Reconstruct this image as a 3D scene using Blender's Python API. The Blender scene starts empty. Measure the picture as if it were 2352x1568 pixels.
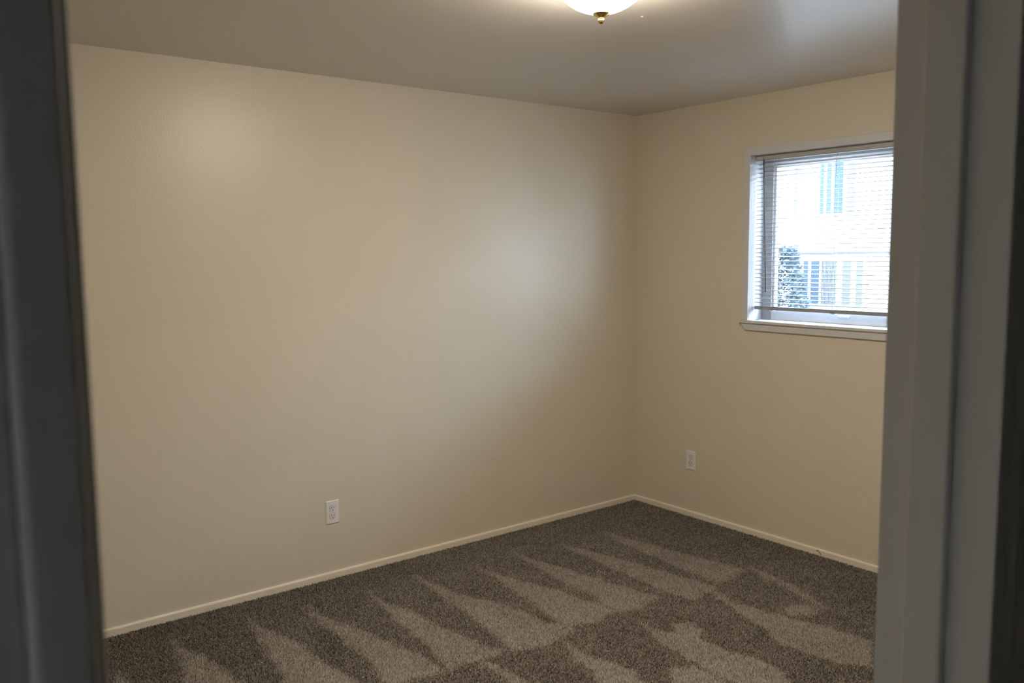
import bpy, bmesh, math, random
import numpy as np
from mathutils import Matrix, Vector

# ---------------------------------------------------------------- scene, camera, light
SC = bpy.context.scene
COL = SC.collection

H = 2.42                                   # ceiling height; the far room corner is the origin

cam_data = bpy.data.cameras.new('camera')
cam = bpy.data.objects.new('camera', cam_data)
COL.objects.link(cam)
YAW, PITCH, ROLL = math.radians(37.926), math.radians(-5.920), math.radians(-0.513)
fwd = Vector((math.sin(YAW) * math.cos(PITCH), math.cos(YAW) * math.cos(PITCH), math.sin(PITCH)))
rgt = Vector((math.cos(YAW), -math.sin(YAW), 0.0))
upv = rgt.cross(fwd)
r2 = math.cos(ROLL) * rgt + math.sin(ROLL) * upv
u2 = -math.sin(ROLL) * rgt + math.cos(ROLL) * upv
cam.matrix_world = Matrix(((r2.x, u2.x, -fwd.x, -3.94588),
                           (r2.y, u2.y, -fwd.y, -3.78757),
                           (r2.z, u2.z, -fwd.z, 1.58878),
                           (0, 0, 0, 1)))
cam_data.sensor_width = 36.0
cam_data.lens = 1969.1 / 2352.0 * 36.0
cam_data.clip_start = 0.02
cam_data.clip_end = 200.0
cam_data.dof.use_dof = True
cam_data.dof.focus_distance = 4.6
cam_data.dof.aperture_fstop = 7.5
SC.camera = cam

SKY = 32.0                                  # overcast daylight
LAMP = 137.0                                # opal ceiling bowl
world = bpy.data.worlds.new('overcast_sky')
SC.world = world
world.use_nodes = True
bg = world.node_tree.nodes['Background']
bg.inputs['Color'].default_value = (0.66, 0.80, 1.0, 1)
bg.inputs['Strength'].default_value = SKY

SC.view_settings.view_transform = 'Standard'
SC.view_settings.look = 'None'
SC.view_settings.gamma = 1.0
SC.view_settings.use_curve_mapping = False
SC.view_settings.exposure = 0.04

# light paths: enough for a room lit by bounced light, short enough to render quickly
SC.cycles.max_bounces = 6
SC.cycles.diffuse_bounces = 4
SC.cycles.glossy_bounces = 2
SC.cycles.transmission_bounces = 2
SC.cycles.transparent_max_bounces = 6
SC.cycles.adaptive_threshold = 0.06
SC.cycles.use_light_tree = False           # only a lamp and the sky to choose between

# ---------------------------------------------------------------- materials
MATS = {}


def new_mat(name):
    m = bpy.data.materials.new(name)
    m.use_nodes = True
    MATS[name] = m
    nt = m.node_tree
    return m, nt, nt.nodes['Principled BSDF'], nt.links


def paint(name, col, rough=0.5, spec=0.5, bump=0.0, scale=250.0, var=0.0, varscale=3.0, metallic=0.0, dist=0.002):
    m, nt, p, L = new_mat(name)
    p.inputs['Base Color'].default_value = (*col, 1)
    p.inputs['Roughness'].default_value = rough
    p.inputs['Specular IOR Level'].default_value = spec
    p.inputs['Metallic'].default_value = metallic
    tc = nt.nodes.new('ShaderNodeTexCoord')
    if bump > 0:
        n = nt.nodes.new('ShaderNodeTexNoise')
        n.inputs['Scale'].default_value = scale
        n.inputs['Detail'].default_value = 3.0
        L.new(tc.outputs['Object'], n.inputs['Vector'])
        b = nt.nodes.new('ShaderNodeBump')
        b.inputs['Strength'].default_value = bump
        b.inputs['Distance'].default_value = dist
        L.new(n.outputs['Fac'], b.inputs['Height'])
        L.new(b.outputs['Normal'], p.inputs['Normal'])
    if var > 0:
        n2 = nt.nodes.new('ShaderNodeTexNoise')
        n2.inputs['Scale'].default_value = varscale
        n2.inputs['Detail'].default_value = 4.0
        L.new(tc.outputs['Object'], n2.inputs['Vector'])
        r = nt.nodes.new('ShaderNodeValToRGB')
        r.color_ramp.elements[0].position = 0.3
        r.color_ramp.elements[1].position = 0.7
        r.color_ramp.elements[0].color = (*[c * (1 - var) for c in col], 1)
        r.color_ramp.elements[1].color = (*[min(1, c * (1 + var)) for c in col], 1)
        L.new(n2.outputs['Fac'], r.inputs['Fac'])
        L.new(r.outputs['Color'], p.inputs['Base Color'])
    return m


paint('wall_paint', (0.75, 0.692, 0.582), rough=0.35, spec=0.5, bump=0.20, scale=120.0, var=0.012)
paint('ceiling_paint', (0.71, 0.675, 0.64), rough=0.27, spec=0.5, bump=0.16, scale=120.0, var=0.01)
paint('baseboard_paint', (0.88, 0.825, 0.70), rough=0.36, bump=0.05, scale=60.0)
paint('trim_paint', (0.70, 0.71, 0.73), rough=0.42, bump=0.05, scale=90.0)
paint('jamb_paint', (0.66, 0.655, 0.65), rough=0.62, spec=0.25, bump=0.10, scale=60.0)
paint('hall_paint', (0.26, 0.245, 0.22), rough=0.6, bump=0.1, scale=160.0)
paint('plastic_white', (0.87, 0.88, 0.91), rough=0.35)
paint('plastic_face', (0.84, 0.83, 0.79), rough=0.35)
paint('slot_black', (0.02, 0.018, 0.015), rough=0.8)
paint('screw_metal', (0.70, 0.69, 0.66), rough=0.35, metallic=0.9)
paint('brass', (0.80, 0.58, 0.22), rough=0.16, metallic=1.0)
paint('blind_white', (0.62, 0.62, 0.63), rough=0.45)
paint('headrail_steel', (0.50, 0.50, 0.51), rough=0.45)
paint('blind_rail', (0.28, 0.28, 0.28), rough=0.45)
paint('blind_cord', (0.72, 0.72, 0.72), rough=0.8)
paint('wand_plastic', (0.07, 0.07, 0.075), rough=0.25)
paint('sash_shaded', (0.34, 0.335, 0.33), rough=0.4)  # white vinyl greyed to imitate its backlit, shaded faces
paint('carpet_backing', (0.07, 0.055, 0.042), rough=1.0, spec=0.0, bump=0.5, scale=400.0)
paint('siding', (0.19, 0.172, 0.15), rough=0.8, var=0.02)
paint('reflector_siding', (0.50, 0.46, 0.41), rough=0.8, var=0.02)  # brighter than the main siding, to reflect more daylight indoors
paint('belt_board', (0.07, 0.07, 0.072), rough=0.8)
paint('far_frame', (0.21, 0.20, 0.18), rough=0.6)
paint('far_pane_blue', (0.023, 0.041, 0.060), rough=0.45, spec=0.12)
paint('far_pane_teal', (0.030, 0.046, 0.048), rough=0.45, spec=0.12)
paint('far_pane_curtain', (0.068, 0.070, 0.063), rough=0.6, spec=0.1)
paint('far_slat', (0.08, 0.085, 0.085), rough=0.6)
paint('lawn', (0.17, 0.16, 0.145), rough=1.0, var=0.3, varscale=4.0)
paint('shrub_leaf', (0.038, 0.064, 0.082), rough=0.7, var=0.4, varscale=9.0)
paint('shrub_bark', (0.03, 0.035, 0.04), rough=0.9)
paint('lint_brown', (0.10, 0.08, 0.055), rough=1.0)
paint('plaster_white', (0.85, 0.84, 0.80), rough=0.6)

m, nt, p, L = new_mat('opal_glass')                       # the lit bowl of the lamp gives off light
p.inputs['Base Color'].default_value = (0.9, 0.88, 0.82, 1)
p.inputs['Roughness'].default_value = 0.12
p.inputs['Emission Color'].default_value = (1.0, 0.87, 0.69, 1)
p.inputs['Emission Strength'].default_value = LAMP

m, nt, p, L = new_mat('window_glass')                     # thin clear pane
out = nt.nodes['Material Output']
nt.nodes.remove(p)
tr = nt.nodes.new('ShaderNodeBsdfTransparent')
tr.inputs['Color'].default_value = (0.93, 0.96, 0.97, 1)
gl = nt.nodes.new('ShaderNodeBsdfGlossy')
gl.inputs['Roughness'].default_value = 0.02
lw = nt.nodes.new('ShaderNodeLayerWeight')               # Schlick reflectance, the same from both sides of the pane
lw.inputs['Blend'].default_value = 0.5
pw = nt.nodes.new('ShaderNodeMath')
pw.operation = 'POWER'
pw.inputs[1].default_value = 5.0
L.new(lw.outputs['Facing'], pw.inputs[0])
ma = nt.nodes.new('ShaderNodeMath')
ma.operation = 'MULTIPLY_ADD'
ma.inputs[1].default_value = 0.96
ma.inputs[2].default_value = 0.04
L.new(pw.outputs[0], ma.inputs[0])
mx = nt.nodes.new('ShaderNodeMixShader')
L.new(ma.outputs[0], mx.inputs['Fac'])
L.new(tr.outputs['BSDF'], mx.inputs[1])
L.new(gl.outputs['BSDF'], mx.inputs[2])
L.new(mx.outputs['Shader'], out.inputs['Surface'])

m, nt, p, L = new_mat('hall_dimmer')                       # added shade that weakens daylight from the made-up hall window
out = nt.nodes['Material Output']
p.inputs['Base Color'].default_value = (0.30, 0.29, 0.27, 1)
p.inputs['Roughness'].default_value = 0.9
tr = nt.nodes.new('ShaderNodeBsdfTransparent')
tr.inputs['Color'].default_value = (0.95, 0.90, 0.83, 1)
mx = nt.nodes.new('ShaderNodeMixShader')
mx.inputs['Fac'].default_value = 0.49
L.new(tr.outputs['BSDF'], mx.inputs[1])
L.new(p.outputs['BSDF'], mx.inputs[2])
L.new(mx.outputs['Shader'], out.inputs['Surface'])

m, nt, p, L = new_mat('carpet_yarn')                      # yarn tone comes from each tuft
at = nt.nodes.new('ShaderNodeAttribute')
at.attribute_name = 'yarn'
rp = nt.nodes.new('ShaderNodeValToRGB')
rp.color_ramp.elements[0].color = (0.078, 0.066, 0.055, 1)
rp.color_ramp.elements[1].color = (0.56, 0.512, 0.465, 1)
L.new(at.outputs['Fac'], rp.inputs['Fac'])
L.new(rp.outputs['Color'], p.inputs['Base Color'])
p.inputs['Roughness'].default_value = 0.95
p.inputs['Specular IOR Level'].default_value = 0.1


# ---------------------------------------------------------------- mesh helpers
def tag(o, label=None, cat=None, group=None, kind=None):
    if label: o['label'] = label
    if cat: o['category'] = cat
    if group: o['group'] = group
    if kind: o['kind'] = kind
    return o


def empty(name, loc=(0, 0, 0), kind=None):
    o = bpy.data.objects.new(name, None)
    o.empty_display_size = 0.1
    o.location = loc
    COL.objects.link(o)
    if kind: o['kind'] = kind
    return o


def link(name, me, mat, parent=None, smooth=False):
    o = bpy.data.objects.new(name, me)
    COL.objects.link(o)
    if mat: me.materials.append(MATS[mat])
    if parent:
        o.parent = parent
    if smooth:
        for f in me.polygons: f.use_smooth = True
    return o


def bm_obj(name, bm, mat, parent=None, smooth=False):
    bmesh.ops.recalc_face_normals(bm, faces=bm.faces)
    me = bpy.data.meshes.new(name)
    bm.to_mesh(me)
    bm.free()
    return link(name, me, mat, parent, smooth)


def add_box(bm, x0, x1, y0, y1, z0, z1):
    v = [bm.verts.new((x, y, z)) for x in (x0, x1) for y in (y0, y1) for z in (z0, z1)]
    for q in ((0, 1, 3, 2), (4, 6, 7, 5), (0, 4, 5, 1), (2, 3, 7, 6), (0, 2, 6, 4), (1, 5, 7, 3)):
        bm.faces.new([v[i] for i in q])


def box(name, x0, x1, y0, y1, z0, z1, mat, parent=None, bevel=0.0, segs=2, smooth=False):
    bm = bmesh.new()
    add_box(bm, x0, x1, y0, y1, z0, z1)
    if bevel > 0:
        bmesh.ops.bevel(bm, geom=bm.edges[:], offset=bevel, segments=segs, affect='EDGES', profile=0.5)
    return bm_obj(name, bm, mat, parent, smooth)


def prism(name, pts, axis, a, b, mat, parent=None, smooth=False):
    """extrude a closed 2D outline along an axis from a to b"""
    def P(u, v, t):
        return {'x': (t, u, v), 'y': (u, t, v), 'z': (u, v, t)}[axis]
    bm = bmesh.new()
    A = [bm.verts.new(P(u, v, a)) for u, v in pts]
    B = [bm.verts.new(P(u, v, b)) for u, v in pts]
    n = len(pts)
    bm.faces.new(A)
    bm.faces.new(B[::-1])
    for i in range(n):
        bm.faces.new((A[i], A[(i + 1) % n], B[(i + 1) % n], B[i]))
    return bm_obj(name, bm, mat, parent, smooth)


def lathe(name, prof, centre, mat, parent=None, n=64, smooth=True):
    bm = bmesh.new()
    rings = []
    for r, z in prof:
        if r < 1e-6:
            rings.append([bm.verts.new((centre[0], centre[1], z))])
        else:
            rings.append([bm.verts.new((centre[0] + r * math.cos(2 * math.pi * i / n),
                                        centre[1] + r * math.sin(2 * math.pi * i / n), z)) for i in range(n)])
    for a, b in zip(rings, rings[1:]):
        for i in range(n):
            j = (i + 1) % n
            if len(a) == 1 and len(b) == 1: continue
            if len(a) == 1: bm.faces.new((a[0], b[j], b[i]))
            elif len(b) == 1: bm.faces.new((a[i], a[j], b[0]))
            else: bm.faces.new((a[i], a[j], b[j], b[i]))
    return bm_obj(name, bm, mat, parent, smooth)


def tube(name, pts, r, mat, parent=None, n=8):
    bm = bmesh.new()
    rings = []
    pts = [Vector(q) for q in pts]
    for i, q in enumerate(pts):
        d = (pts[min(i + 1, len(pts) - 1)] - pts[max(i - 1, 0)]).normalized()
        a = d.orthogonal().normalized()
        b = d.cross(a)
        rings.append([bm.verts.new(q + r * (math.cos(2 * math.pi * k / n) * a + math.sin(2 * math.pi * k / n) * b)) for k in range(n)])
    for A, B in zip(rings, rings[1:]):
        best = min(range(n), key=lambda s: sum((A[k].co - B[(k + s) % n].co).length for k in range(n)))
        for k in range(n):
            bm.faces.new((A[k], A[(k + 1) % n], B[(k + 1 + best) % n], B[(k + best) % n]))
    bm.faces.new(rings[0][::-1])
    bm.faces.new(rings[-1])
    return bm_obj(name, bm, mat, parent, True)


def wall_with_hole(name, axis, t0, t1, u0, u1, z0, z1, hu0, hu1, hz0, hz1, mat):
    """slab across an axis (x or y) with one rectangular opening, as one closed mesh"""
    us, zs = [u0, hu0, hu1, u1], [z0, hz0, hz1, z1]
    bm = bmesh.new()
    V = {}
    for s, t in enumerate((t0, t1)):
        for i, u in enumerate(us):
            for k, z in enumerate(zs):
                V[s, i, k] = bm.verts.new((t, u, z) if axis == 'x' else (u, t, z))
    cells = [(i, k) for i in range(3) for k in range(3) if (i, k) != (1, 1) and us[i + 1] > us[i] and zs[k + 1] > zs[k]]
    for s in (0, 1):
        for i, k in cells:
            bm.faces.new((V[s, i, k], V[s, i + 1, k], V[s, i + 1, k + 1], V[s, i, k + 1]))
    for i in range(3):
        for k in (0, 3):
            if k == 0 and hz0 <= z0 and i == 1: continue
            bm.faces.new((V[0, i, k], V[0, i + 1, k], V[1, i + 1, k], V[1, i, k]))
            bm.faces.new((V[0, k, i], V[0, k, i + 1], V[1, k, i + 1], V[1, k, i]))
    for k in (1, 2):
        if not (k == 1 and hz0 <= z0):
            bm.faces.new((V[0, 1, k], V[0, 2, k], V[1, 2, k], V[1, 1, k]))
        bm.faces.new((V[0, k, 1], V[0, k, 2], V[1, k, 2], V[1, k, 1]))
    bmesh.ops.remove_doubles(bm, verts=bm.verts, dist=1e-6)
    bmesh.ops.dissolve_degenerate(bm, edges=bm.edges, dist=1e-6)
    return tag(bm_obj(name, bm, mat), kind='structure')


def struct(o):
    return tag(o, kind='structure')

# ---------------------------------------------------------------- the room shell
RX0 = -4.06                                # left wall of the room
DY0, DY1 = -3.4428, -3.3248                # hall face and room face of the door wall
DXL, DXR = -3.8785, -3.0912                # faces of the two door jambs
DTOP = 2.03
JT = 0.0225                                # jamb thickness
HWY = DY0 + 0.014                          # hall face of the wall, the jamb edge stands proud of it
HX0 = -5.2                                 # left end of the hallway
WY0, WY1, WZ0, WZ1 = -1.78, -0.859, 1.205, 2.10      # clear window opening in the right wall

struct(box('wall_back', RX0 - 0.12, 0.20, 0.0, 0.12, -0.05, H + 0.1, 'wall_paint'))
struct(box('wall_left', RX0 - 0.12, RX0, DY1, 0.0, -0.05, H + 0.1, 'wall_paint'))
wall_with_hole('wall_right', 'x', 0.0, 0.20, DY0, 0.0, -0.05, H + 0.1, WY0 - 0.02, WY1 + 0.02, WZ0 - 0.03, WZ1 + 0.02, 'wall_paint')
wall_with_hole('wall_front', 'y', HWY, DY1, HX0, 0.0, -0.05, H + 0.1, DXL - JT, DXR + JT, -0.05, DTOP + JT, 'wall_paint')
struct(box('ceiling', RX0 - 0.12, 0.0, DY1, 0.0, H, H + 0.1, 'ceiling_paint'))
struct(box('floor', RX0, 0.0, DY0, 0.0, -0.05, -0.008, 'carpet_backing'))

# the hallway the picture is taken from
HY = -4.55
struct(box('floor_hall', HX0, -1.2, HY, DY0, -0.05, -0.008, 'carpet_backing'))
struct(box('ceiling_hall', HX0, -1.2, HY, HWY, H, H + 0.1, 'hall_paint'))
struct(box('wall_hall_rear', HX0, -1.2, HY - 0.1, HY, -0.05, H + 0.1, 'hall_paint'))
wall_with_hole('wall_hall_left', 'x', HX0 - 0.1, HX0, HY - 0.1, HWY, -0.05, H + 0.1, -4.32, -3.92, 0.75, 1.15, 'hall_paint')
hw = empty('added_hall_window', kind='structure')  # made-up opening out of view, put in to light the door frame
tag(hw, label='added unseen hall opening that lights the door frame through a daylight shade')
box('dimmer', HX0 - 0.06, HX0 - 0.058, -4.32, -3.92, 0.75, 1.15, 'hall_dimmer', hw)
struct(box('wall_hall_right', -1.2, -1.1, HY - 0.1, HWY, -0.05, H + 0.1, 'hall_paint'))


# baseboards: thin cream strip with an eased top edge
def board_profile(s):
    q = [(0, -0.008), (s * 0.011, -0.008), (s * 0.011, 0.021)]
    for a in range(1, 6):
        t = a / 5 * math.pi / 2
        q.append((s * (0.011 - 0.009 * (1 - math.cos(t))), 0.021 + 0.009 * math.sin(t)))
    q.append((0, 0.030))
    return q


def board_along_x(name, y, s, x0, x1):
    return struct(prism(name, [(y + u, z) for u, z in board_profile(s)], 'x', x0, x1, 'baseboard_paint'))


def board_along_y(name, x, s, y0, y1):
    return struct(prism(name, [(x + u, z) for u, z in board_profile(s)], 'y', y0, y1, 'baseboard_paint'))


board_along_x('baseboard_back', 0.0, -1, RX0, 0.0)
board_along_y('baseboard_right', 0.0, -1, DY1, -0.011)
board_along_y('baseboard_left', RX0, 1, DY1, -0.011)
board_along_x('baseboard_front', DY1, 1, DXR + 0.085, -0.011)

# ---------------------------------------------------------------- door frame
door = empty('door_1', kind='structure')
tag(door, label='painted grey white doorway frame with jambs, stops and casing around the view')


def soft(o, w=0.0015, segs=2):
    md = o.modifiers.new('eased_edges', 'BEVEL')
    md.width = w
    md.segments = segs
    return o


soft(box('jamb', DXL - JT, DXL, DY0, DY1, -0.008, DTOP, 'jamb_paint', door), 0.0035, 4)
soft(box('jamb', DXR, DXR + JT, DY0, DY1, -0.008, DTOP, 'jamb_paint', door), 0.0020)
soft(box('jamb', DXL - JT, DXR + JT, DY0, DY1, DTOP, DTOP + JT, 'jamb_paint', door), 0.0025)
SY0, SY1 = -3.400, -3.3595                 # the stop strips
soft(box('door_stop', DXL, DXL + 0.012, SY0, SY1, -0.008, DTOP, 'jamb_paint', door), 0.003)
soft(box('door_stop', DXR - 0.012, DXR, SY0, SY1, -0.008, DTOP, 'jamb_paint', door), 0.003)
soft(box('door_stop', DXL + 0.012, DXR - 0.012, SY0, SY1, DTOP - 0.012, DTOP, 'jamb_paint', door), 0.003)


# flat casing with eased edges, lying a little lower than the jamb edge on the hall side
def casing_profile(x_in, sgn, y, sy):
    return [(x_in, y), (x_in, y + sy * 0.0045), (x_in + sgn * 0.002, y + sy * 0.0065), (x_in + sgn * 0.040, y + sy * 0.0085),
            (x_in + sgn * 0.047, y + sy * 0.0080), (x_in + sgn * 0.050, y + sy * 0.0055), (x_in + sgn * 0.050, y)]


prism('casing', casing_profile(DXL - JT, -1, HWY, -1), 'z', -0.008, DTOP + 0.07, 'jamb_paint', door)
prism('casing', casing_profile(DXR + JT, 1, HWY, -1), 'z', -0.008, DTOP + 0.07, 'jamb_paint', door)
prism('casing', [(v, DTOP + JT + u) for u, v in casing_profile(0.0, 1, HWY, -1)], 'x', DXL - 0.07, DXR + 0.07, 'jamb_paint', door)
prism('casing', casing_profile(DXL - 0.026, -1, DY1, 1), 'z', -0.008, DTOP + 0.075, 'jamb_paint', door)
prism('casing', casing_profile(DXR + 0.026, 1, DY1, 1), 'z', -0.008, DTOP + 0.075, 'jamb_paint', door)
prism('casing', [(v, DTOP + 0.026 + u) for u, v in casing_profile(0.0, 1, DY1, 1)], 'x', DXL - 0.075, DXR + 0.075, 'jamb_paint', door)

# ---------------------------------------------------------------- window
win = empty('window_1', kind='structure')
tag(win, label='white framed window with flat casing, deep sill and apron in the right wall')
CW = 0.041
CT = 0.013
soft(box('casing', -CT, 0.0, WY1, WY1 + CW, WZ0, WZ1 + CW, 'trim_paint', win), 0.002)
soft(box('casing', -CT, 0.0, WY0 - CW, WY0, WZ0, WZ1 + CW, 'trim_paint', win), 0.002)
soft(box('casing', -CT, 0.0, WY0, WY1, WZ1, WZ1 + CW, 'trim_paint', win), 0.002)
# liner boards of the recess
box('liner', -0.004, 0.15, WY1, WY1 + 0.018, WZ0, WZ1, 'trim_paint', win)
box('liner', -0.004, 0.15, WY0 - 0.018, WY0, WZ0, WZ1, 'trim_paint', win)
box('liner', -0.004, 0.15, WY0 - 0.018, WY1 + 0.018, WZ1, WZ1 + 0.018, 'trim_paint', win)
# stool with a nosing past the casing
soft(box('sill', -0.028, 0.15, WY0 - CW - 0.010, WY1 + CW + 0.010, WZ0 - 0.016, WZ0, 'trim_paint', win), 0.004, 3)
# apron with ends cut back at a slant
A0, A1 = WY0 - CW - 0.006, WY1 + CW + 0.006
prism('apron', [(A0, WZ0 - 0.016), (A1, WZ0 - 0.016), (A1 - 0.034, WZ0 - 0.053), (A0 + 0.034, WZ0 - 0.053)], 'x', -0.016, 0.0, 'trim_paint', win)
# vinyl sash around one pane, shading painted into stiles and top rail
SX0, SX1 = 0.112, 0.152
SWD = 0.062
soft(box('sash_stile', SX0, SX1, WY1 - SWD, WY1, WZ0, WZ1, 'sash_shaded', win), 0.003)
soft(box('sash_stile', SX0, SX1, WY0, WY0 + SWD, WZ0, WZ1, 'sash_shaded', win), 0.003)
soft(box('sash_rail', SX0, SX1, WY0 + SWD, WY1 - SWD, WZ1 - 0.055, WZ1, 'sash_shaded', win), 0.003)
soft(box('sash_rail', SX0, SX1, WY0 + SWD, WY1 - SWD, WZ0, WZ0 + 0.055, 'trim_paint', win), 0.003)
for a, b in ((WY1 - SWD - 0.014, WY1 - SWD), (WY0 + SWD, WY0 + SWD + 0.014)):
    box('glazing_bead', SX0 + 0.012, SX1, a, b, WZ0 + 0.055, WZ1 - 0.055, 'trim_paint', win)
box('pane', 0.136, 0.140, WY0 + SWD + 0.001, WY1 - SWD - 0.001, WZ0 + 0.056, WZ1 - 0.056, 'window_glass', win)
# sash lift tab at the foot of the sash
box('sash_latch', 0.100, 0.112, -1.40, -1.335, WZ0 + 0.034, WZ0 + 0.046, 'plastic_white', win, bevel=0.003)
# a weep slot at the end of the sill
box('weep_slot', 0.035, 0.062, -0.882, -0.878, WZ0 - 0.001, WZ0 + 0.0015, 'slot_black', win)

# ---------------------------------------------------------------- blind
blind = empty('window_blind')
tag(blind, 'white aluminium mini blind lowered inside the window with slats open', 'blind')
BY0, BY1 = WY0 + 0.007, WY1 - 0.007
BX = 0.045
HR0 = WZ1 - 0.029
bm = bmesh.new()
add_box(bm, BX - 0.014, BX + 0.014, BY0, BY1, HR0, WZ1 - 0.0012)
bmesh.ops.bevel(bm, geom=[e for e in bm.edges if abs(e.verts[0].co.y - e.verts[1].co.y) > 0.1], offset=0.003, segments=2, affect='EDGES')
bm_obj('headrail', bm, 'headrail_steel', blind)

NS = 34
TOPZ, BOTZ = HR0 - 0.018, 1.303


def slat_mesh(tilt):
    """crowned 25 mm slat, tilt in radians lifts the window-side edge"""
    bm = bmesh.new()
    n = 6
    rows = []
    for i in range(n + 1):
        u = -0.0125 + 0.025 * i / n
        crown = 0.0021 * (1 - (u / 0.0125) ** 2)
        x = u * math.cos(tilt) - crown * math.sin(tilt)
        z = u * math.sin(tilt) + crown * math.cos(tilt)
        rows.append([bm.verts.new((x, BY0 + 0.003, z)), bm.verts.new((x, BY1 - 0.003, z)),
                     bm.verts.new((x, BY1 - 0.003, z - 0.0014)), bm.verts.new((x, BY0 + 0.003, z - 0.0014))])
    for A, B in zip(rows, rows[1:]):
        for k in range(4):
            bm.faces.new((A[k], A[(k + 1) % 4], B[(k + 1) % 4], B[k]))
    bm.faces.new(rows[0])
    bm.faces.new(rows[-1][::-1])
    bmesh.ops.recalc_face_normals(bm, faces=bm.faces)
    me = bpy.data.meshes.new('slat')
    bm.to_mesh(me)
    bm.free()
    me.materials.append(MATS['blind_white'])
    for f in me.polygons: f.use_smooth = True
    return me


flat_slat = slat_mesh(math.radians(4.0))
tilt_slats = [slat_mesh(math.radians(t)) for t in (-14, -11, -8, -5)]
rng = random.Random(4)
for i in range(NS):
    z = TOPZ + (BOTZ - TOPZ) * i / (NS - 1)
    me = tilt_slats[i] if i < 4 else flat_slat
    o = bpy.data.objects.new('slat', me)
    COL.objects.link(o)
    o.parent = blind
    o.location = (BX, 0, z)
    o.rotation_euler = (0, math.radians(rng.uniform(-0.5, 0.5)), 0)
bm = bmesh.new()
add_box(bm, BX - 0.012, BX + 0.012, BY0 + 0.003, BY1 - 0.003, 1.264, 1.283)
bmesh.ops.bevel(bm, geom=[e for e in bm.edges if abs(e.verts[0].co.y - e.verts[1].co.y) > 0.1], offset=0.004, segments=2, affect='EDGES')
rail = bm_obj('bottom_rail', bm, 'blind_rail', blind)
for y in (-0.978, -1.345, -1.69):
    for x in (BX - 0.0132, BX + 0.0132):
        tube('ladder_cord', [(x, y, HR0), (x, y, 1.281)], 0.0007, 'blind_cord', blind, 5)
    tube('lift_cord', [(BX, y + 0.006, HR0), (BX, y + 0.006, 1.281)], 0.0007, 'blind_cord', blind, 5)
    box('cord_plug', BX - 0.014, BX + 0.014, y - 0.010, y + 0.012, 1.259, 1.2645, 'blind_cord', rail, bevel=0.0015)
wand = tube('tilt_wand', [(BX - 0.022, -0.919, HR0 + 0.004), (BX - 0.022, -0.9285, 1.85), (BX - 0.022, -0.940, 1.60), (BX - 0.022, -0.9475, 1.362)], 0.0030, 'wand_plastic', blind, 6)
tube('wand_hook', [(BX - 0.012, -0.917, HR0 + 0.010), (BX - 0.019, -0.917, HR0 + 0.011), (BX - 0.024, -0.918, HR0 + 0.006), (BX - 0.022, -0.919, HR0 - 0.003)], 0.0016, 'screw_metal', wand, 6)

# ---------------------------------------------------------------- wall outlets


def make_outlet(label):
    """duplex receptacle facing -y, centred on its own origin at the wall face"""
    root = empty('wall_outlet')
    tag(root, label, 'outlet', 'wall outlets')
    bm = bmesh.new()
    add_box(bm, -0.035, 0.035, -0.0055, 0.0, -0.0575, 0.0575)
    front = [e for e in bm.edges if all(v.co.y < -0.005 for v in e.verts)]
    bmesh.ops.bevel(bm, geom=front, offset=0.003, segments=3, affect='EDGES')
    bm_obj('cover_plate', bm, 'plastic_white', root)
    for zc in (0.0195, -0.0195):
        pts = []                                          # round face with flattened top and bottom
        for k in range(40):
            a = 2 * math.pi * k / 40
            pts.append((0.0172 * math.cos(a), zc + max(-0.0142, min(0.0142, 0.0172 * math.sin(a)))))
        face = prism('receptacle', pts, 'y', -0.0070, -0.0040, 'plastic_face', root)
        rim = prism('recess_line', [(u * 1.05, zc + (v - zc) * 1.06) for u, v in pts], 'y', -0.0057, -0.0040, 'slot_black', root)
        for sx, hh in ((-0.0064, 0.0046), (0.0064, 0.0038)):
            box('slot', sx - 0.0012, sx + 0.0012, -0.0073, -0.0060, zc + 0.0035 - hh, zc + 0.0035 + hh, 'slot_black', face)
        g = [(0.0026 * math.cos(2 * math.pi * k / 16), zc - 0.0085 + 0.0026 * max(-0.8, math.sin(2 * math.pi * k / 16))) for k in range(16)]
        prism('ground_hole', g, 'y', -0.0073, -0.0060, 'slot_black', face)
    g = [(0.0026 * math.cos(2 * math.pi * k / 16), 0.0026 * math.sin(2 * math.pi * k / 16)) for k in range(16)]
    sc = prism('screw', g, 'y', -0.0066, -0.0050, 'plastic_white', root)
    box('screw_slot', -0.0022, 0.0022, -0.0068, -0.0064, -0.0004, 0.0004, 'slot_black', sc)
    return root


def copy_tree(o, parent=None):
    c = o.copy()
    COL.objects.link(c)
    c.parent = parent
    for ch in list(o.children): copy_tree(ch, c)
    return c


out_a = make_outlet('white duplex wall outlet low on the long back wall, nearer the doorway')
out_b = copy_tree(out_a)
out_b['label'] = 'white duplex wall outlet low on the window wall, beside the room corner'
out_a.location = (-2.1242, 0.0, 0.3292)
out_b.location = (0.0, -0.4632, 0.3388)
out_b.rotation_euler = (0, 0, -math.pi / 2)

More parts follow.
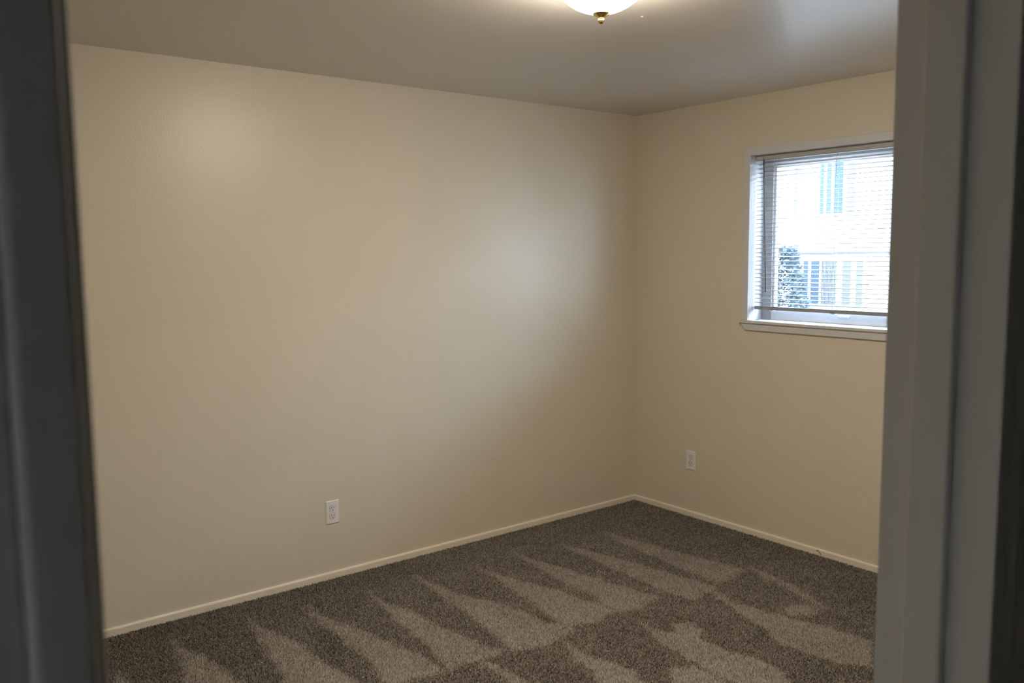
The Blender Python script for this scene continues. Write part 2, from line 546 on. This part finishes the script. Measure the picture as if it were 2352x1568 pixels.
# ---------------------------------------------------------------- ceiling lamp
LX, LY = -2.027, -1.791
lamp = empty('ceiling_lamp')
tag(lamp, 'lit white opal glass bowl ceiling lamp with a small brass finial', 'ceiling lamp')
prof = []
RB, ZB = 0.174, 2.325
for k in range(0, 15):
    a = math.radians(54.5) * k / 14
    prof.append((RB * math.sin(a), ZB + RB * (1 - math.cos(a))))
prof.append((0.138, 2.3975))
lathe('glass_bowl', prof, (LX, LY), 'opal_glass', lamp)
lathe('canopy', [(0.0, 2.4195), (0.146, 2.4195), (0.150, 2.417), (0.1525, 2.402), (0.1525, 2.396), (0.1490, 2.394), (0.1455, 2.396), (0.1450, 2.404), (0.140, 2.412), (0.0, 2.412)], (LX, LY), 'brass', lamp)
lathe('finial', [(0.0, 2.3275), (0.0235, 2.3275), (0.0262, 2.3262), (0.0266, 2.3235), (0.0245, 2.3215), (0.0190, 2.3180), (0.0130, 2.3145), (0.0090, 2.3125),
                 (0.0070, 2.3110), (0.0068, 2.3098), (0.0086, 2.3078), (0.0100, 2.3040), (0.0100, 2.3000), (0.0084, 2.2960), (0.0052, 2.2935), (0.0, 2.2925)], (LX, LY), 'brass', lamp, 40)

# ---------------------------------------------------------------- carpet pile
STROKES = [
    [(-3.21, -0.34), (-3.19, -0.49), (-3.19, -0.58), (-3.28, -0.51)],
    [(-2.97, -0.17), (-2.95, -0.31), (-2.92, -0.41), (-2.90, -0.57), (-2.88, -0.68), (-2.86, -0.86), (-3.09, -0.67), (-3.03, -0.59), (-3.01, -0.48), (-2.98, -0.36), (-2.98, -0.24)],
    [(-2.64, -0.14), (-2.63, -0.33), (-2.59, -0.47), (-2.57, -0.55), (-2.56, -0.74), (-2.54, -0.92), (-2.54, -1.05), (-2.54, -1.13), (-2.78, -0.94), (-2.73, -0.79), (-2.71, -0.67), (-2.68, -0.45), (-2.66, -0.31)],
    [(-2.38, -0.20), (-2.37, -0.39), (-2.33, -0.52), (-2.30, -0.68), (-2.27, -0.78), (-2.26, -0.89), (-2.23, -0.97), (-2.23, -1.08), (-2.24, -1.16), (-2.34, -1.13), (-2.46, -1.11), (-2.44, -1.01), (-2.41, -0.89), (-2.41, -0.78), (-2.41, -0.67), (-2.41, -0.51), (-2.41, -0.37)],
    [(-2.08, -0.22), (-2.09, -0.42), (-2.05, -0.55), (-2.04, -0.69), (-2.03, -0.79), (-2.00, -0.93), (-1.99, -1.04), (-1.98, -1.11), (-1.94, -1.16), (-2.06, -1.16), (-2.16, -1.15), (-2.23, -1.16), (-2.19, -1.03), (-2.16, -0.90), (-2.15, -0.78), (-2.13, -0.57), (-2.12, -0.41)],
    [(-1.81, -0.18), (-1.79, -0.40), (-1.78, -0.54), (-1.74, -0.65), (-1.69, -0.76), (-1.66, -0.92), (-1.65, -1.04), (-1.59, -1.13), (-1.59, -1.21), (-1.69, -1.21), (-1.81, -1.22), (-1.92, -1.18), (-1.90, -1.08), (-1.88, -0.92), (-1.85, -0.71), (-1.83, -0.51), (-1.82, -0.33)],
    [(-1.50, -0.27), (-1.48, -0.45), (-1.45, -0.58), (-1.41, -0.70), (-1.37, -0.85), (-1.36, -0.98), (-1.33, -1.07), (-1.32, -1.17), (-1.47, -1.19), (-1.59, -1.16), (-1.60, -1.06), (-1.58, -0.95), (-1.55, -0.77), (-1.52, -0.56), (-1.50, -0.41)],
    [(-1.22, -0.25), (-1.21, -0.40), (-1.18, -0.56), (-1.15, -0.69), (-1.13, -0.83), (-1.11, -0.96), (-1.09, -1.09), (-1.06, -1.18), (-1.23, -1.21), (-1.32, -1.18), (-1.31, -1.07), (-1.29, -0.94), (-1.28, -0.79), (-1.27, -0.62), (-1.25, -0.42)],
    [(-0.95, -0.32), (-0.91, -0.46), (-0.86, -0.62), (-0.84, -0.75), (-0.82, -0.89), (-0.80, -1.04), (-0.77, -1.21), (-0.76, -1.28), (-0.97, -1.30), (-0.99, -1.20), (-0.99, -1.08), (-0.98, -0.92), (-0.98, -0.76), (-0.96, -0.52)],
    [(-0.60, -0.29), (-0.60, -0.48), (-0.56, -0.68), (-0.55, -0.85), (-0.52, -0.97), (-0.50, -1.10), (-0.48, -1.23), (-0.62, -1.25), (-0.72, -1.25), (-0.71, -1.10), (-0.70, -0.93), (-0.68, -0.72), (-0.66, -0.53)],
    [(-0.44, -1.20), (-0.42, -1.31), (-0.45, -1.45), (-0.49, -1.59), (-0.58, -1.74), (-0.60, -1.71), (-0.54, -1.56), (-0.50, -1.42)],
    [(-0.82, -1.25), (-0.82, -1.36), (-0.84, -1.47), (-0.82, -1.59), (-0.80, -1.67), (-0.78, -1.76), (-0.75, -1.86), (-0.73, -2.03), (-0.93, -2.16), (-1.00, -2.06), (-1.03, -1.94), (-1.03, -1.82), (-0.97, -1.68), (-0.91, -1.50)],
    [(-0.71, -1.62), (-0.61, -1.65), (-0.61, -1.72), (-0.69, -1.74), (-0.77, -1.69)],
    [(-1.32, -1.26), (-1.34, -1.42), (-1.30, -1.48), (-1.23, -1.42), (-1.16, -1.46), (-1.18, -1.54), (-1.25, -1.58), (-1.26, -1.70), (-1.22, -1.84), (-1.23, -1.96), (-1.33, -2.09), (-1.44, -2.00), (-1.44, -1.84), (-1.43, -1.69), (-1.41, -1.53), (-1.37, -1.42)],
    [(-1.70, -1.21), (-1.72, -1.35), (-1.68, -1.48), (-1.68, -1.60), (-1.70, -1.73), (-1.72, -1.79), (-1.87, -1.67), (-1.79, -1.48), (-1.76, -1.35)],
    [(-2.06, -1.14), (-2.04, -1.25), (-2.04, -1.35), (-2.05, -1.50), (-2.10, -1.47), (-2.08, -1.34), (-2.08, -1.23)],
    [(-1.54, -1.67), (-1.46, -1.73), (-1.46, -1.86), (-1.51, -1.96), (-1.67, -1.83)],
]

# rows of strokes further in, beside the door and under the window
for k in range(7):
    x = -3.75 + 0.30 * k
    STROKES.append([(x, -2.18 - 0.02 * (k % 3)), (x + 0.03, -2.6), (x + 0.10, -3.1), (x - 0.09, -3.12), (x - 0.06, -2.6)])
for k in range(3):
    x = -0.62 + 0.26 * k
    STROKES.append([(x, -2.10), (x + 0.04, -2.5), (x + 0.09, -2.95), (x - 0.09, -2.97), (x - 0.05, -2.5)])

rs = np.random.default_rng(11)
PITCHC = 0.0050
gx = np.arange(RX0 + 0.004, -0.004, PITCHC)
gy = np.arange(DY0 + 0.01, -0.004, PITCHC)
X, Y = np.meshgrid(gx, gy)
X = X.ravel() + rs.uniform(-0.45, 0.45, X.size) * PITCHC
Y = Y.ravel() + rs.uniform(-0.45, 0.45, Y.size) * PITCHC
keep = (X < -0.0125) & (X > RX0 + 0.0125) & (Y < -0.0125) & ((Y > DY1 + 0.012) | ((X > DXL + 0.014) & (X < DXR - 0.014)))
X, Y = X[keep], Y[keep]
N = X.size


def smooth_noise(x, y, cell, seed):
    r = np.random.default_rng(seed)
    gxn, gyn = int(5 / cell) + 3, int(5 / cell) + 3
    g = r.uniform(-1, 1, (gxn, gyn))
    u, v = (x + 4.6) / cell, (y + 4.6) / cell
    i, j = np.floor(u).astype(int), np.floor(v).astype(int)
    fu, fv = u - i, v - j
    fu, fv = fu * fu * (3 - 2 * fu), fv * fv * (3 - 2 * fv)
    return (g[i, j] * (1 - fu) * (1 - fv) + g[i + 1, j] * fu * (1 - fv) + g[i, j + 1] * (1 - fu) * fv + g[i + 1, j + 1] * fu * fv)


def inside(poly, x, y):
    c = np.zeros(x.shape, bool)
    n = len(poly)
    for a in range(n):
        x0, y0 = poly[a]
        x1, y1 = poly[(a + 1) % n]
        if y0 == y1: continue
        hit = ((y0 > y) != (y1 > y)) & (x < (x1 - x0) * (y - y0) / (y1 - y0) + x0)
        c ^= hit
    return c


nap = np.zeros(N)
JIT = 4
for q in range(JIT):                        # ragged, brushed edges of the vacuum strokes
    xj = X + rs.normal(0, 0.010, N) + 0.012 * smooth_noise(X, Y, 0.05, 5)
    yj = Y + rs.normal(0, 0.010, N) + 0.012 * smooth_noise(X, Y, 0.05, 6)
    m_ = np.zeros(N, bool)
    for poly in STROKES:
        xs_, ys_ = [v[0] for v in poly], [v[1] for v in poly]
        sel = (xj > min(xs_)) & (xj < max(xs_)) & (yj > min(ys_)) & (yj < max(ys_))
        idx = np.nonzero(sel)[0]
        m_[idx] |= inside(poly, xj[idx], yj[idx])
    nap += m_ / JIT

hgt = 0.0094 + 0.0012 * rs.normal(0, 1, N) + 0.0008 * smooth_noise(X, Y, 0.03, 9)
hgt = np.clip(hgt, 0.006, 0.014)
edge = np.minimum(np.minimum(-X, -Y), 0.05)
ang = rs.uniform(0, 2 * np.pi, N)
rad = 0.0036 + rs.uniform(-0.0006, 0.0008, N)
# brushed pile lies away from the door (+x +y) in the light strokes and back towards it elsewhere
leanx = (nap * 2 - 1) * 0.0022 + rs.normal(0, 0.0025, N)
leany = (nap * 2 - 1) * 0.0028 + rs.normal(0, 0.0025, N)
V = np.empty((N, 4, 3), np.float32)
for k in range(3):
    V[:, k, 0] = X + rad * np.cos(ang + k * 2.0944)
    V[:, k, 1] = Y + rad * np.sin(ang + k * 2.0944)
    V[:, k, 2] = -0.0085
V[:, 3, 0] = np.clip(X + leanx, RX0 + 0.008, -0.0085)
V[:, 3, 1] = np.minimum(Y + leany, -0.0085)
V[:, 3, 2] = -0.0080 + hgt
yarn = np.clip(0.255 + 0.255 * nap + 0.17 * rs.normal(0, 1, N) + 0.045 * smooth_noise(X, Y, 0.09, 21) + 0.03 * smooth_noise(X, Y, 0.3, 22), 0.0, 1.0)
me = bpy.data.meshes.new('carpet_pile')
base = (np.arange(N) * 4)[:, None]
F = np.concatenate([base + np.array([[0, 1, 3]]), base + np.array([[1, 2, 3]]), base + np.array([[2, 0, 3]])], 1).reshape(-1, 3)
me.vertices.add(N * 4)
me.vertices.foreach_set('co', V.reshape(-1))
me.loops.add(F.size)
me.loops.foreach_set('vertex_index', F.reshape(-1).astype(np.int32))
me.polygons.add(len(F))
me.polygons.foreach_set('loop_start', (np.arange(len(F)) * 3).astype(np.int32))
me.update(calc_edges=True)
at = me.attributes.new('yarn', 'FLOAT', 'POINT')
at.data.foreach_set('value', np.repeat(yarn, 4).astype(np.float32))
pile = link('carpet_pile', me, 'carpet_yarn')
tag(pile, 'grey brown cut pile carpet with pale wedge shaped vacuum strokes', 'carpet', kind='stuff')

# ---------------------------------------------------------------- outdoors, seen through the blind
GZ = -0.45
struct(box('ground_outside', 0.2, 30.0, -22.0, 26.0, GZ - 0.1, GZ, 'lawn'))
FX = 9.0
house = empty('neighbour_house', (0, 0, 0))
tag(house, 'pale sided neighbouring house with two rows of windows beyond the blind', 'house')
bm = bmesh.new()
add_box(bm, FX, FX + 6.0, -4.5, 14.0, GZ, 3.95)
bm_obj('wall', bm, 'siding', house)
box('added_wing', FX - 0.15, FX + 6.0, -19.0, -4.5, GZ, 3.95, 'reflector_siding', house)  # unseen bright house end, added to strengthen the window glare on the back wall
prism('roof', [(FX - 0.35, 3.93), (FX + 6.35, 3.93), (FX + 6.35, 4.0), (FX + 3.0, 4.75), (FX - 0.35, 4.0)], 'y', -19.4, 14.4, 'belt_board', house)
box('belt_board', FX - 0.05, FX, -4.5, 14.0, 1.53, 1.59, 'belt_board', house)


def far_window(y0, y1, z0, z1, panes):
    w = prism('window', [(y0, z0), (y1, z0), (y1, z1), (y0, z1)], 'x', FX - 0.05, FX + 0.01, 'far_frame', house)
    for a, b, mt in panes:
        box('pane', FX - 0.055, FX - 0.045, min(a, b), max(a, b), z0 + 0.02, z1 - 0.10, mt, w)
    return w


far_window(3.74, 4.96, 2.16, 3.55, [(4.90, 4.84, 'far_pane_curtain'), (4.80, 4.46, 'siding'), (4.41, 4.345, 'far_pane_teal'), (4.29, 4.21, 'far_pane_teal'), (4.155, 4.0, 'far_pane_blue'), (3.93, 3.79, 'far_pane_curtain')])
w = far_window(3.55, 4.75, 0.67, 1.50, [(4.685, 4.60, 'far_pane_blue'), (4.54, 4.39, 'far_pane_blue'), (4.345, 4.07, 'far_pane_blue'), (3.965, 3.815, 'far_pane_curtain'), (3.72, 3.61, 'far_pane_curtain')])
for k in range(11):
    y = 4.335 - 0.0252 * k
    box('slat', FX - 0.062, FX - 0.056, y - 0.0065, y + 0.0065, 0.69, 1.40, 'far_slat', w)
for y0 in (0.4, -3.2, 7.2):
    far_window(y0, y0 + 1.2, 2.16, 3.55, [(y0 + 0.06, y0 + 0.57, 'far_pane_teal'), (y0 + 0.63, y0 + 1.14, 'far_pane_blue')])
    far_window(y0, y0 + 1.2, 0.67, 1.50, [(y0 + 0.06, y0 + 0.57, 'far_pane_blue'), (y0 + 0.63, y0 + 1.14, 'far_pane_curtain')])

# conifer like shrub in front of the house
shrub = empty('garden_shrub', (0, 0, 0))
tag(shrub, 'tall blue green garden shrub in front of the neighbouring house', 'shrub')
SXc, SYc = 8.0, 4.52
tube('stem', [(SXc, SYc, GZ), (SXc + 0.02, SYc, 0.4), (SXc, SYc + 0.02, 1.35)], 0.03, 'shrub_bark', shrub, 8)
rr = random.Random(8)
vs, fs = [], []
for k in range(3600):
    t = rr.random() ** 0.8
    z = GZ + 0.1 + t * 1.98
    R = 0.70 * (1 - 0.66 * t) * math.sqrt(rr.uniform(0.15, 1.0))
    a = rr.uniform(0, 2 * math.pi)
    c = Vector((SXc + R * math.cos(a), SYc + R * math.sin(a), z))
    d = Vector((math.cos(a + rr.uniform(-0.6, 0.6)), math.sin(a + rr.uniform(-0.6, 0.6)), rr.uniform(-0.3, 0.7))).normalized()
    s = d.orthogonal().normalized()
    s.rotate(Matrix.Rotation(rr.uniform(0, 6.28), 3, d))
    u = d.cross(s)
    l, w2 = rr.uniform(0.06, 0.12), rr.uniform(0.014, 0.026)
    b0 = len(vs)
    vs += [c, c + d * l * 0.5 + s * w2, c + d * l, c + d * l * 0.5 - s * w2, c + d * l * 0.5 + u * w2 * 0.6]
    fs += [(b0, b0 + 1, b0 + 4), (b0 + 1, b0 + 2, b0 + 4), (b0 + 2, b0 + 3, b0 + 4), (b0 + 3, b0, b0 + 4)]
me = bpy.data.meshes.new('foliage')
me.from_pydata(vs, [], fs)
fo = link('foliage', me, 'shrub_leaf', shrub)
fo['kind'] = 'stuff'

# ---------------------------------------------------------------- small things
th = tube('carpet_thread', [(-0.0135, -1.352, 0.004), (-0.0145, -1.346, 0.013), (-0.014, -1.339, 0.020), (-0.0135, -1.331, 0.0235), (-0.0135, -1.323, 0.018)], 0.0012, 'lint_brown', None, 6)
tag(th, 'loose brown carpet thread standing up against the baseboard below the window', 'thread')
sp = lathe('plaster_drip', [(0.0, H - 0.0022), (0.002, H - 0.0018), (0.0045, H - 0.0006), (0.005, H)], (-1.633, -1.59), 'plaster_white', None, 16)
tag(sp, 'tiny pale dried plaster drip on the ceiling right of the lamp', 'plaster drip')
